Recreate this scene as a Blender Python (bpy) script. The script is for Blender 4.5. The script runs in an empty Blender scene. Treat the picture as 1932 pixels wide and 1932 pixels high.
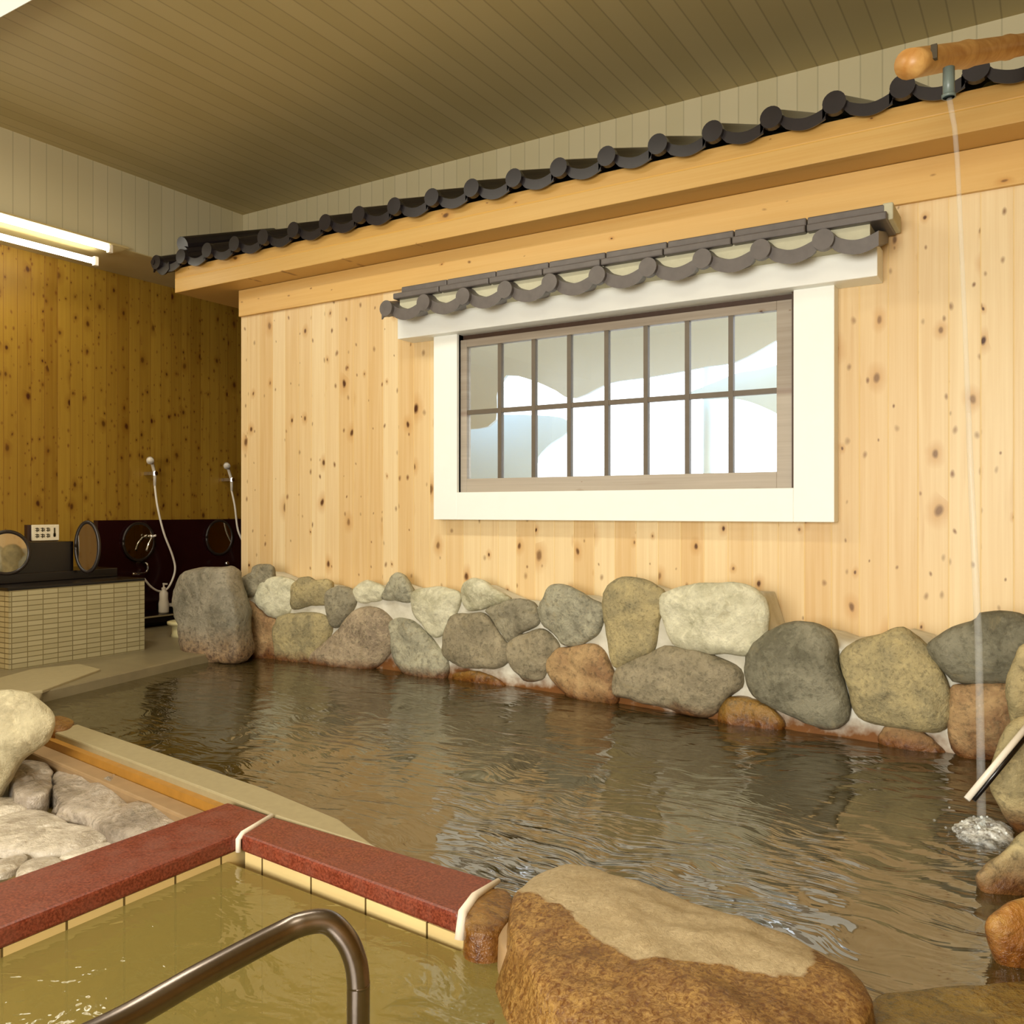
import bpy, math, random
from mathutils import Vector, noise
random.seed(7)
SC = bpy.context.scene
COL = SC.collection
# ---------------------------------------------------------------- camera
CAMH, F, HZ, CX = 0.88, 1650.0, 963.0, 966.0
YAW = math.atan2(0.527, 0.85)
cs, sn = math.cos(YAW), math.sin(YAW)
cd = bpy.data.cameras.new('camera'); cd.sensor_width = 36; cd.lens = F / 1932 * 36
cd.shift_y = -(966 - HZ) / 1932; cd.clip_start = 0.02
cam = bpy.data.objects.new('camera', cd); COL.objects.link(cam)
cam.location = (0, 0, CAMH); cam.rotation_euler = (math.pi / 2, 0, YAW)
SC.camera = cam
# ---------------------------------------------------------------- world, exposure, big lights
SC.view_settings.view_transform = 'Standard'; SC.view_settings.look = 'None'
SC.view_settings.gamma = 1; SC.view_settings.use_curve_mapping = False
SC.view_settings.exposure = -0.10
SC.cycles.max_bounces = 8; SC.cycles.transparent_max_bounces = 16
SC.cycles.sample_clamp_indirect = 4
w = bpy.data.worlds.new('sky'); SC.world = w; w.use_nodes = True
w.node_tree.nodes['Background'].inputs[0].default_value = (0.93, 0.97, 1.0, 1)
w.node_tree.nodes['Background'].inputs[1].default_value = 3.8

def area(name, loc, rot, sx, sy, power, colr):
    l = bpy.data.lights.new(name, 'AREA'); l.shape = 'RECTANGLE'; l.size = sx; l.size_y = sy
    l.energy = power; l.color = colr
    o = bpy.data.objects.new(name, l); COL.objects.link(o); o.location = loc; o.rotation_euler = rot
    return o
WARM = (1.0, 0.94, 0.78)
area('ceiling_area_light', (-3.0, 1.9, 2.98), (0, 0, 0), 2.2, 0.22, 50, WARM)
area('ceiling_area_light', (-0.9, -0.2, 2.98), (0, 0, 0), 1.3, 0.9, 34, WARM)  # second area light added overhead
# daylight is an area light added behind the camera, no window seen there
area('near_fill', (-0.6, -2.3, 1.2), (math.radians(84), 0, 0), 2.6, 1.3, 235, (1.0, 0.96, 0.86))

# ---------------------------------------------------------------- helpers
def hexc(h, k=1.0):
    h = h.lstrip('#'); o = []
    for i in (0, 2, 4):
        c = int(h[i:i+2], 16) / 255
        c = c / 12.92 if c <= 0.04045 else ((c + 0.055) / 1.055) ** 2.4
        o.append(min(1, c * k))
    return (*o, 1)

def ray(px, py):
    a = (px - CX) / F; b = (HZ - py) / F
    return Vector((a * cs - sn, a * sn + cs, b))
CAM = Vector((0, 0, CAMH))
def gp(px, py, z):                       # where the sight line meets a level plane
    d = ray(px, py); return CAM + d * ((z - CAMH) / d.z)
def wp(px, py, Y):                       # ... a plane parallel to the long wall
    d = ray(px, py); return CAM + d * (Y / d.y)
def xp(px, py, X):                       # ... a plane parallel to the left wall
    d = ray(px, py); return CAM + d * (X / d.x)
def dp(px, py, t): return CAM + ray(px, py) * t

WL = {}
def link(o, parent, wloc):
    COL.objects.link(o); WL[o.name] = Vector(wloc)
    if parent is not None:
        o.parent = parent; o.location = Vector(wloc) - WL[parent.name]
    else: o.location = wloc
    return o
def mk(name, vf, m, parent=None, smooth=False, bevel=0, keep=False, sub=0, up=False):
    vs = [Vector(v) for v in vf[0]]
    if keep: c = Vector((0, 0, 0))
    else:
        c = Vector([(min(v[i] for v in vs) + max(v[i] for v in vs)) / 2 for i in range(3)])
        if parent is None: c.z = min(v.z for v in vs)
    me = bpy.data.meshes.new(name); me.from_pydata([v - c for v in vs], [], vf[1]); me.update()
    import bmesh
    bm = bmesh.new(); bm.from_mesh(me); bmesh.ops.recalc_face_normals(bm, faces=bm.faces)
    if up:
        bm.normal_update(); bmesh.ops.reverse_faces(bm, faces=[f for f in bm.faces if f.normal.z < 0])
    bm.to_mesh(me); bm.free()
    if smooth: me.polygons.foreach_set('use_smooth', [True] * len(me.polygons))
    if m: me.materials.append(m)
    o = bpy.data.objects.new(name, me); link(o, parent, c)
    if bevel:
        b = o.modifiers.new('bevel', 'BEVEL'); b.width = bevel; b.segments = 2; b.limit_method = 'ANGLE'
    if sub:
        s = o.modifiers.new('sub', 'SUBSURF'); s.levels = sub; s.render_levels = sub
    return o
def thing(name, loc, label, cat, group=None):
    o = bpy.data.objects.new(name, None); o.empty_display_size = .1; link(o, None, loc)
    return tag(o, label, cat, group)
def tag(o, label=None, cat=None, group=None, kind=None):
    if label: o['label'] = label
    if cat: o['category'] = cat
    if group: o['group'] = group
    if kind: o['kind'] = kind
    return o
def join(*a):
    vs, fs = [], []
    for v, f in a:
        n = len(vs); vs += list(v); fs += [tuple(i + n for i in q) for q in f]
    return vs, fs
def box(x0, x1, y0, y1, z0, z1):
    v = [(x, y, z) for z in (z0, z1) for y in (y0, y1) for x in (x0, x1)]
    return v, [(0, 2, 3, 1), (4, 5, 7, 6), (0, 1, 5, 4), (2, 6, 7, 3), (0, 4, 6, 2), (1, 3, 7, 5)]
def prism(poly, z0, z1):
    n = len(poly)
    v = [(p[0], p[1], z0) for p in poly] + [(p[0], p[1], z1) for p in poly]
    return v, [tuple(range(n)), tuple(range(n, 2 * n))] + [(i, (i + 1) % n, n + (i + 1) % n, n + i) for i in range(n)]
def crom(pts, k, closed=False):
    pts = [Vector(p) for p in pts]; n = len(pts); out = []
    for i in range(n if closed else n - 1):
        g = (lambda j: pts[j % n]) if closed else (lambda j: pts[max(0, min(n - 1, j))])
        a, b, c, d = g(i - 1), g(i), g(i + 1), g(i + 2)
        for s in range(k):
            t = s / k
            out.append(.5 * ((2 * b) + (c - a) * t + (2 * a - 5 * b + 4 * c - d) * t * t + (3 * b - a - 3 * c + d) * t ** 3))
    if not closed: out.append(pts[-1])
    return out
def tube(pts, r, seg=12, k=0, cap=True):
    if k: pts = crom(pts, k)
    pts = [Vector(p) for p in pts]; n = len(pts)
    rs = r if isinstance(r, (list, tuple)) else [r] * n
    if len(rs) != n: rs = [rs[0] + (rs[-1] - rs[0]) * i / (n - 1) for i in range(n)]
    up = Vector((0, 0, 1)); vs, fs = [], []; prev = None
    for i, p in enumerate(pts):
        d = (pts[min(n - 1, i + 1)] - pts[max(0, i - 1)]).normalized()
        if prev is None:
            a = d.cross(up)
            if a.length < .05: a = d.cross(Vector((1, 0, 0)))
        else: a = prev - d * prev.dot(d)
        a.normalize(); prev = a; b = d.cross(a)
        for s in range(seg):
            q = 2 * math.pi * s / seg
            vs.append(p + (a * math.cos(q) + b * math.sin(q)) * rs[i])
    for i in range(n - 1):
        for s in range(seg):
            s2 = (s + 1) % seg
            fs.append((i * seg + s, i * seg + s2, (i + 1) * seg + s2, (i + 1) * seg + s))
    if cap: fs += [tuple(range(seg)), tuple(range((n - 1) * seg, n * seg))]
    return vs, fs
def cyl(c, ax, r, h, seg=32):
    c = Vector(c); ax = Vector(ax).normalized(); return tube([c - ax * h / 2, c + ax * h / 2], r, seg)
def lathe(c, prof, seg=24):
    vs, fs = [], []
    for (r, z) in prof:
        for s in range(seg):
            q = 2 * math.pi * s / seg; vs.append((c[0] + r * math.cos(q), c[1] + r * math.sin(q), c[2] + z))
    for i in range(len(prof) - 1):
        for s in range(seg):
            s2 = (s + 1) % seg; fs.append((i * seg + s, i * seg + s2, (i + 1) * seg + s2, (i + 1) * seg + s))
    fs += [tuple(range(seg)), tuple(range((len(prof) - 1) * seg, len(prof) * seg))]
    return vs, fs
def nz(p, s, seed): return noise.noise(Vector(p) * s + Vector((seed * 3.1, seed * 1.7, seed * 5.3)))
def resample(pts, n):
    pts = crom(pts, 8, True); L = [0]
    for i in range(len(pts)): L.append(L[-1] + (pts[(i + 1) % len(pts)] - pts[i]).length)
    out = []; j = 0
    for k in range(n):
        t = L[-1] * k / n
        while L[j + 1] < t: j += 1
        f = (t - L[j]) / max(1e-9, L[j + 1] - L[j]); out.append(pts[j].lerp(pts[(j + 1) % len(pts)], f))
    return out
def pebble(outline, nrm, front, back, amp=.012, seed=0, N=56, R=12, p=2.4, fs_=9):
    """a rounded rock whose widest section is the outline"""
    o = resample(outline, N); c = sum(o, Vector()) / N; nrm = Vector(nrm).normalized()
    vs, fs = [], []
    def ring(s, h):
        for q in o:
            v = c + (q - c) * s + nrm * h
            d = nz(v, fs_, seed) + .5 * nz(v, fs_ * 2.3, seed + 9) + .25 * nz(v, fs_ * 5, seed + 4)
            v = v + (nrm * (1.0 if h >= 0 else -1.0) * (1 - .6 * s) + (q - c).normalized() * s * .35) * d * amp
            vs.append(v)
    prof = []
    for i in range(1, R + 1):
        a = math.pi / 2 * i / R; s = math.sin(a) ** (2 / p); prof.append((s, front * math.cos(a) ** (2 / p)))
    back_p = [(math.sin(math.pi / 2 * i / 4), -back * math.cos(math.pi / 2 * i / 4)) for i in (3, 2, 1)]
    for s, h in prof: ring(s, h)
    for s, h in back_p: ring(s, h)
    M = len(prof) + len(back_p)
    for i in range(M - 1):
        for k in range(N):
            k2 = (k + 1) % N; fs.append((i * N + k, i * N + k2, (i + 1) * N + k2, (i + 1) * N + k))
    for base, h in ((0, front), ((M - 1) * N, -back)):
        v = c + nrm * (h + nz(c + nrm * h, fs_, seed) * amp); vs.append(v); ci = len(vs) - 1
        for k in range(N): fs.append((base + k, base + (k + 1) % N, ci))
    return vs, fs
def mound(outline, top, zb, flare=.12, amp=.012, seed=0, N=72, R=12, fs_=7, e=2.2, shoulder=.35):
    """a rock standing in water or on the ground: outline seen from above, domed top, flaring sides"""
    o = resample(outline, N); c = sum(o, Vector()) / N; vs, fs = [], []
    zs = c.z; M = 0
    def ring(s, z, fl=0):
        for q in o:
            d0 = Vector((q.x - c.x, q.y - c.y, 0)); r = d0 * s
            zz = (q.z if s > .98 and z is None else z)
            v = Vector((c.x, c.y, 0)) + r + d0.normalized() * fl; v.z = zz if zz is not None else q.z
            d = nz(v, fs_, seed) + .5 * nz(v, fs_ * 2.4, seed + 3) + .25 * nz(v, fs_ * 6, seed + 5)
            vs.append(v + (Vector((0, 0, 1)) * (1.1 - s) + d0.normalized() * s * .8) * d * amp)
    for i in range(1, R + 1):
        a = math.pi / 2 * i / R; s = math.sin(a) ** (2 / e); ring(s, zs + top * math.cos(a) ** (2 / e)); M += 1
    for f in (.15, .35, .6, 1):
        ring(1.0, zs + (zb - zs) * f, flare * f ** .6); M += 1
    for i in range(M - 1):
        for k in range(N):
            k2 = (k + 1) % N; fs.append((i * N + k, i * N + k2, (i + 1) * N + k2, (i + 1) * N + k))
    vs.append(Vector((c.x, c.y, zs + top))); ci = len(vs) - 1
    for k in range(N): fs.append((k, (k + 1) % N, ci))
    fs.append(tuple(range((M - 1) * N, M * N)))
    return vs, fs

# ---------------------------------------------------------------- materials
class NT:
    def __init__(s, name):
        s.m = bpy.data.materials.new(name); s.m.use_nodes = True; s.t = s.m.node_tree
        s.b = s.t.nodes['Principled BSDF']; s.out = s.t.nodes['Material Output']
    def n(s, typ, ins=None, **kw):
        x = s.t.nodes.new(typ)
        for k, v in kw.items(): setattr(x, k, v)
        for k, v in (ins or {}).items():
            i = x.inputs[k]
            if isinstance(v, bpy.types.NodeSocket): s.t.links.new(v, i)
            else: i.default_value = v
        return x
    def math(s, op, a, b=0.0, c=None, clamp=False):
        d = {0: a, 1: b}
        if c is not None: d[2] = c
        x = s.n('ShaderNodeMath', d, operation=op); x.use_clamp = clamp; return x.outputs[0]
    def mix(s, f, a, b, blend='MIX'):
        x = s.n('ShaderNodeMix', data_type='RGBA', blend_type=blend)
        for k, v in ((0, f), (6, a), (7, b)):
            if isinstance(v, bpy.types.NodeSocket): s.t.links.new(v, x.inputs[k])
            else: x.inputs[k].default_value = v
        return x.outputs[2]
    def ramp(s, f, lo, hi):
        x = s.n('ShaderNodeMapRange', {0: f, 1: lo, 2: hi, 3: 0.0, 4: 1.0}); return x.outputs[0]
    def vec(s, x, y, z): return s.n('ShaderNodeCombineXYZ', {0: x, 1: y, 2: z}).outputs[0]
    def pos(s):
        g = s.n('ShaderNodeNewGeometry'); q = s.n('ShaderNodeSeparateXYZ', {0: g.outputs['Position']})
        return g.outputs['Position'], q.outputs
    def noise(s, v, sc, det=4, rough=.55, dist=0):
        return s.n('ShaderNodeTexNoise', {'Vector': v, 'Scale': sc, 'Detail': det, 'Roughness': rough, 'Distortion': dist}).outputs['Fac']
    def bump(s, h, st, dist=.01):
        b = s.n('ShaderNodeBump', {'Height': h, 'Strength': st, 'Distance': dist}).outputs[0]
        s.t.links.new(b, s.b.inputs['Normal']); return b
    def base(s, c):
        if isinstance(c, bpy.types.NodeSocket): s.t.links.new(c, s.b.inputs['Base Color'])
        else: s.b.inputs['Base Color'].default_value = c
    def rough(s, r, spec=.5):
        if isinstance(r, bpy.types.NodeSocket): s.t.links.new(r, s.b.inputs['Roughness'])
        else: s.b.inputs['Roughness'].default_value = r
        s.b.inputs['Specular IOR Level'].default_value = spec

def plain(name, c, r=.5, metal=0, amp=.0, sc=30, spec=.5):
    t = NT(name); p, _ = t.pos()
    n = t.noise(p, sc); c2 = tuple(x * (1 - amp) for x in c[:3]) + (1,)
    t.base(t.mix(n, c, c2)); t.rough(r, spec); t.b.inputs['Metallic'].default_value = metal
    return t.m

def pine(name, ax, c_lo, c_hi, bw=.105, knots=1.0, ks=5.2, seam='#b98a45', kcol='#4a2408', streak=.5, thr=.55, rough=.45, off=0):
    """knotty boards; ax = (across, along)"""
    t = NT(name); P, q = t.pos(); u = q[ax[0]]; v = q[ax[1]]
    if off: u = t.math('ADD', u, off)
    bd = t.math('FLOOR', t.math('DIVIDE', u, bw)); fr = t.math('FRACT', t.math('DIVIDE', u, bw))
    rn = t.n('ShaderNodeTexWhiteNoise', {'W': bd}, noise_dimensions='1D').outputs['Value']
    sh = t.math('ADD', v, t.math('MULTIPLY', rn, 7.0))
    g1 = t.noise(t.vec(t.math('MULTIPLY', u, 38.0), t.math('MULTIPLY', sh, 1.3), rn), 1.0, 3, .5, .4)
    g2 = t.noise(t.vec(t.math('MULTIPLY', u, 130.0), t.math('MULTIPLY', sh, .8), rn), 1.0, 2)
    f = t.math('ADD', t.math('MULTIPLY', g1, .55), t.math('ADD', t.math('MULTIPLY', g2, .25), t.math('MULTIPLY', rn, .42)))
    f = t.ramp(f, .32, .95)
    c = t.mix(f, c_hi, c_lo)
    # knots
    wob = t.noise(P, 9.0, 2)
    kv = t.vec(t.math('ADD', t.math('MULTIPLY', u, ks), t.math('MULTIPLY', wob, .25)), t.math('MULTIPLY', sh, ks * .62), t.math('MULTIPLY', 0, 0))
    vo = t.n('ShaderNodeTexVoronoi', {'Vector': kv, 'Scale': 1.0, 'Randomness': 1.0}, voronoi_dimensions='2D')
    cc = t.n('ShaderNodeSeparateColor', {0: vo.outputs['Color']}).outputs
    gate = t.math('GREATER_THAN', cc[0], thr)
    rad = t.math('ADD', .028 * knots, t.math('MULTIPLY', t.math('POWER', cc[1], 2.5), .085 * knots))
    dd = t.math('DIVIDE', vo.outputs['Distance'], rad)
    core = t.math('MULTIPLY', t.math('SUBTRACT', 1.0, t.ramp(dd, .55, 1.25)), gate)
    halo = t.math('MULTIPLY', t.math('MULTIPLY', t.math('SUBTRACT', 1.0, t.ramp(dd, .8, 3.6)), gate), .55)
    c = t.mix(halo, c, tuple(x * y for x, y in zip(c_lo, (.80, .62, .42))) + (1,) if len(c_lo) == 3 else tuple(x * y for x, y in zip(c_lo[:3], (.8, .62, .42))) + (1,))
    c = t.mix(t.math('MULTIPLY', core, t.math('ADD', .55, t.math('MULTIPLY', cc[2], .45))), c, hexc(kcol))
    kv2 = t.vec(t.math('ADD', t.math('MULTIPLY', u, ks * 1.7), t.math('MULTIPLY', wob, .4)), t.math('ADD', t.math('MULTIPLY', sh, ks * 1.0), 3.3), 0.0)
    vo2 = t.n('ShaderNodeTexVoronoi', {'Vector': kv2, 'Scale': 1.0, 'Randomness': 1.0}, voronoi_dimensions='2D')
    c2_ = t.n('ShaderNodeSeparateColor', {0: vo2.outputs['Color']}).outputs
    d2 = t.math('DIVIDE', vo2.outputs['Distance'], t.math('ADD', .03 * knots, t.math('MULTIPLY', c2_[1], .06 * knots)))
    k2 = t.math('MULTIPLY', t.math('SUBTRACT', 1.0, t.ramp(d2, .4, 1.6)), t.math('GREATER_THAN', c2_[0], thr + .05))
    c = t.mix(t.math('MULTIPLY', k2, t.math('ADD', .4, t.math('MULTIPLY', c2_[2], .5))), c, hexc('#6b3a14'))
    # thin dark pitch streaks
    st = t.noise(t.vec(t.math('MULTIPLY', u, 22.0), t.math('MULTIPLY', sh, 1.1), 3.0), 1.0, 2)
    c = t.mix(t.math('MULTIPLY', t.ramp(st, .66, .8), streak), c, tuple(x * y for x, y in zip(c_lo[:3], (.72, .5, .3))) + (1,))
    edge = t.math('MINIMUM', fr, t.math('SUBTRACT', 1.0, fr))
    sm = t.math('SUBTRACT', 1.0, t.ramp(edge, .006, .03))
    c = t.mix(t.math('MULTIPLY', sm, .75), c, hexc(seam))
    t.base(c); t.rough(rough, .35)
    t.bump(t.math('SUBTRACT', t.math('MULTIPLY', g2, .1), sm), .35, .003)
    return t.m

def panel(name, axis, c, c2, w_, groove=.35, gw=.03):
    t = NT(name); P, q = t.pos(); u = q[axis]
    fr = t.math('FRACT', t.math('DIVIDE', u, w_)); bd = t.math('FLOOR', t.math('DIVIDE', u, w_))
    rn = t.n('ShaderNodeTexWhiteNoise', {'W': bd}, noise_dimensions='1D').outputs['Value']
    edge = t.math('MINIMUM', fr, t.math('SUBTRACT', 1.0, fr)); sm = t.math('SUBTRACT', 1.0, t.ramp(edge, gw * .3, gw))
    n = t.noise(P, 3.0, 3)
    col = t.mix(t.math('ADD', t.math('MULTIPLY', rn, .6), t.math('MULTIPLY', n, .4)), c, c2)
    col = t.mix(t.math('MULTIPLY', sm, groove), col, tuple(x * .35 for x in c2[:3]) + (1,))
    t.base(col); t.rough(.5, .3); t.bump(sm, -.3, .003)
    return t.m

def rock(name, a, b, spk='#3f3a2a', spa=.5, rust='#7a4a1c', rz=.06, rs=.9, rough=.75, scl=5, veins=0.0):
    """weathered rock; rust-brown iron stain just above the waterline"""
    t = NT(name); P, q = t.pos()
    oi = t.n('ShaderNodeObjectInfo').outputs['Random']
    off = t.math('MULTIPLY', oi, 13.0); V = t.n('ShaderNodeVectorMath', {0: P, 1: t.vec(off, off, off)}, operation='ADD').outputs[0]
    n1 = t.noise(V, scl, 5, .6, .6); n2 = t.noise(V, scl * 9, 4, .7); n3 = t.noise(V, scl * 2.3, 3, .6, 1.5)
    c = t.mix(t.ramp(n1, .36, .64), hexc(a, 1.14), tuple(x * .88 for x in hexc(b)[:3]) + (1,))
    n4 = t.noise(V, scl * 4.5, 4, .65, 1.0); c = t.mix(t.math('MULTIPLY', t.ramp(n4, .5, .66), .35), c, tuple(min(1, x * 1.45) for x in hexc(a)[:3]) + (1,))
    c = t.mix(t.math('MULTIPLY', t.ramp(n2, .50, .66), spa), c, hexc(spk))
    c = t.mix(t.math('MULTIPLY', t.ramp(n3, .58, .7), .28), c, hexc('#94855f'))
    if veins:
        vn = t.math('ABSOLUTE', t.math('SUBTRACT', t.noise(V, scl * 1.6, 3, .5, 2.5), .5))
        c = t.mix(t.math('MULTIPLY', t.math('SUBTRACT', 1.0, t.ramp(vn, .0, .03)), veins), c, hexc('#d8c9a0'))
    z = t.math('ADD', q[2], t.math('MULTIPLY', t.math('SUBTRACT', n1, .5), -.12))
    if rz <= 0: rz, rs = .1, 0.0
    st = t.math('SUBTRACT', 1.0, t.ramp(z, rz * .15, rz))
    c = t.mix(t.math('MULTIPLY', st, rs), c, t.mix(t.ramp(n2, .35, .65), hexc(rust), hexc('#4a2106')))
    t.base(c)
    wet = t.math('SUBTRACT', 1.0, t.ramp(q[2], .0, .05))
    t.rough(t.math('SUBTRACT', rough, t.math('MULTIPLY', wet, .45)), .4)
    t.bump(t.math('ADD', n1, t.math('MULTIPLY', n2, .5)), .7, .022)
    return t.m

def water(name, tint, murk, mk_f, ior, rip, splash=None, b=.12):
    t = NT(name); t.t.nodes.remove(t.b); P, q = t.pos()
    wob = t.math('MULTIPLY', t.noise(P, 2.2, 2), .35)
    y_ = t.math('ADD', q[1], wob)
    h = t.noise(t.vec(t.math('MULTIPLY', q[0], rip[0]), t.math('MULTIPLY', y_, rip[1]), 0.0), 1.0, 3, .5, .5)
    h2 = t.noise(t.vec(t.math('MULTIPLY', q[0], rip[0] * 2.6), t.math('MULTIPLY', y_, rip[1] * 2.4), 4.0), 1.0, 2, .5, .3)
    h = t.math('ADD', h, t.math('MULTIPLY', h2, .30))
    if splash:
        d = t.n('ShaderNodeVectorMath', {0: P, 1: (-splash[0], -splash[1], 0)}, operation='ADD').outputs[0]
        L = t.n('ShaderNodeVectorMath', {0: d}, operation='LENGTH').outputs['Value']
        wv = t.math('SINE', t.math('ADD', t.math('MULTIPLY', L, 62.0), t.math('MULTIPLY', t.noise(P, 5.0, 2), 9.0)))
        fall = t.math('DIVIDE', .16, t.math('ADD', .45, L))
        h = t.math('ADD', h, t.math('MULTIPLY', wv, fall))
    bp = t.n('ShaderNodeBump', {'Height': h, 'Strength': 1.0, 'Distance': b}).outputs[0]
    fr = t.n('ShaderNodeFresnel', {'IOR': ior, 'Normal': bp}).outputs[0]
    gl = t.n('ShaderNodeBsdfGlossy', {'Color': (1, 1, 1, 1), 'Roughness': .04, 'Normal': bp}).outputs[0]
    tr = t.n('ShaderNodeBsdfTransparent', {'Color': tint}).outputs[0]
    df = t.n('ShaderNodeBsdfDiffuse', {'Color': murk}).outputs[0]
    under = t.n('ShaderNodeMixShader', {0: mk_f, 1: tr, 2: df}).outputs[0]
    mx = t.n('ShaderNodeMixShader', {0: fr, 1: under, 2: gl}).outputs[0]
    t.t.links.new(mx, t.out.inputs[0]); return t.m

M = {}
M['pine'] = pine('pale_pine_boards', (0, 2), hexc('#d2ac72'), hexc('#ead4a8'), bw=.1135, knots=.95, ks=6.0, thr=.42, seam='#e8c888', streak=.35, off=.02)
M['pine_left'] = pine('amber_pine_boards', (1, 2), hexc('#866018'), hexc('#a8842e'), bw=.09, knots=1.25, ks=9.5, thr=.15, seam='#7a4a12', kcol='#431c04', streak=.7)
M['beam'] = pine('eave_pine', (2, 0), hexc('#c2954c'), hexc('#d4b06c'), bw=.16, knots=.5, ks=4.0, thr=.72, seam='#d9a850', streak=.2)
M['band'] = pine('band_pine', (2, 0), hexc('#cc9a4a'), hexc('#dcb570'), bw=.5, knots=.6, ks=4.4, thr=.6, seam='#d9a850', streak=.3)
M['ceil'] = panel('ceiling_boards', 0, hexc('#b9a878'), hexc('#ab9a68'), .10, .45, .05)
M['white_x'] = panel('cream_panel_long', 0, hexc('#cdc3a0'), hexc('#c2b892'), .10, .35, .05)
M['white_y'] = panel('cream_panel_side', 1, hexc('#cdc3a0'), hexc('#c2b892'), .10, .35, .05)
M['soffit'] = plain('soffit_paint', hexc('#c3b07c'), .6, amp=.15, sc=4)
M['white'] = plain('white_painted_wood', hexc('#f6f8f2'), .45, amp=.04, sc=14)
M['sash'] = pine('greyed_sash_wood', (2, 0), hexc('#8f8374'), hexc('#b8ae9f'), bw=.7, knots=.3, ks=5, thr=.85, seam='#8d7a6d', streak=.3)
M['darkstrip'] = plain('dark_brown_strip', hexc('#4a3220'), .6, amp=.4, sc=20)
M['muntin'] = plain('dark_muntin_wood', hexc('#6e6354'), .5, amp=.3, sc=20)
M['tile'] = plain('black_glazed_tile', hexc('#2b2527'), .3, amp=.6, sc=14)
M['tile2'] = plain('grey_clay_tile', hexc('#6b6460'), .42, amp=.45, sc=22)
M['mortar'] = plain('roof_mortar', hexc('#c9c5a8'), .8, amp=.2, sc=30)
M['granite'] = NT('red_granite')
t = M['granite']; P, q = t.pos(); n1 = t.noise(P, 160, 3, .7); n2 = t.noise(P, 14, 4, .7)
c = t.mix(t.ramp(n1, .4, .62), hexc('#5f2210'), hexc('#8a422c')); c = t.mix(t.math('MULTIPLY', t.ramp(n2, .45, .7), .5), c, hexc('#7d4a38'))
t.base(c); t.rough(t.ramp(n2, -.4, 1.6), .5); t.bump(n1, .15, .002); M['granite'] = t.m
M['grout'] = plain('white_grout', hexc('#efe2cc'), .7, amp=.1)
def brick(name, c1, c2, mo, bw, bh, ms, ax, rough=.35):
    t = NT(name); P, q = t.pos()
    v = t.vec(q[ax[0]], q[ax[1]], 0.0)
    b = t.n('ShaderNodeTexBrick', {'Vector': v, 'Color1': hexc(c1), 'Color2': hexc(c2), 'Mortar': hexc(mo), 'Scale': 1.0,
        'Mortar Size': ms, 'Mortar Smooth': .3, 'Brick Width': bw, 'Row Height': bh}, offset=0.0, squash=1.0)
    n = t.noise(P, 6, 3); t.base(t.mix(t.math('MULTIPLY', n, .25), b.outputs[0], hexc('#a09060')))
    t.rough(rough); t.bump(b.outputs['Fac'], -.3, .002); return t.m
M['mosaic_x'] = brick('mosaic_front', '#a69c78', '#988e6a', '#6b5f40', .083, .027, .0028, (1, 2))
M['mosaic_y'] = brick('mosaic_side', '#b3a274', '#a49366', '#5d4c28', .083, .027, .0028, (0, 2))
M['pooltile_x'] = brick('pool_tile_side', '#e3c98a', '#dcc080', '#4a3510', .14, 3.0, .0035, (1, 2))
M['pooltile_y'] = brick('pool_tile_long', '#e8cf92', '#dec488', '#4a3510', .195, 3.0, .0035, (0, 2))
M['black'] = plain('black_stone', hexc('#120c0c'), .25, amp=.5, sc=9)
M['darkred'] = plain('dark_red_stone_panel', hexc('#2e0f10'), .22, amp=.6, sc=7)
M['deck'] = plain('wet_stone_deck', hexc('#8d8060'), .4, amp=.4, sc=9)
M['curb'] = plain('beige_stone_curb', hexc('#a89a74'), .5, amp=.22, sc=40)
M['curbside'] = plain('orange_stained_stone', hexc('#b98434'), .4, amp=.4, sc=25)
M['ledge'] = plain('pinkish_cement_ledge', hexc('#a98a62'), .5, amp=.4, sc=14)
M['bed'] = plain('stream_bed', hexc('#8a7444'), .35, amp=.6, sc=16)
M['basin'] = plain('pool_bottom_stone', hexc('#45351a'), .6, amp=.6, sc=3)
M['basin_near'] = plain('near_pool_bottom', hexc('#b09a52'), .6, amp=.35, sc=5)
M['steel'] = plain('brushed_dark_steel', hexc('#8a7f78'), .28, metal=1.0, amp=.3, sc=60)
M['chrome'] = plain('chrome', hexc('#cfcfcf'), .15, metal=1.0)
M['plastic'] = plain('white_plastic', hexc('#e6ddcc'), .35, amp=.05)
M['cream'] = plain('cream_plastic', hexc('#d8cd9a'), .4, amp=.05)
M['ink'] = plain('dark_print', hexc('#3a3018'), .6)
M['signwhite'] = plain('sign_face', hexc('#d9cdb0'), .5, amp=.08)
M['mirror'] = plain('mirror_glass', hexc('#b8b0a0'), .03, metal=1.0)
M['frame_dark'] = plain('dark_mirror_frame', hexc('#2a221c'), .35, amp=.4)
M['bamboo'] = NT('bamboo'); t = M['bamboo']; P, q = t.pos(); n = t.noise(P, 9, 4, .6, 1)
t.base(t.mix(t.ramp(n, .35, .7), hexc('#d6aa66'), hexc('#b07a3c'))); t.rough(.4); M['bamboo'] = t.m
M['pipe'] = plain('grey_green_pipe', hexc('#6f7d78'), .35, amp=.3)
M['outwhite'] = plain('outside_grey_sheet', hexc('#d2dde6'), .8, amp=.08, sc=1)
M['outblue'] = plain('outside_pale_sheet', hexc('#d8ecfa'), .8, amp=.05, sc=1)
M['ground_out'] = plain('outside_ground', hexc('#d0d0cc'), .9, amp=.2, sc=2)
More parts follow.
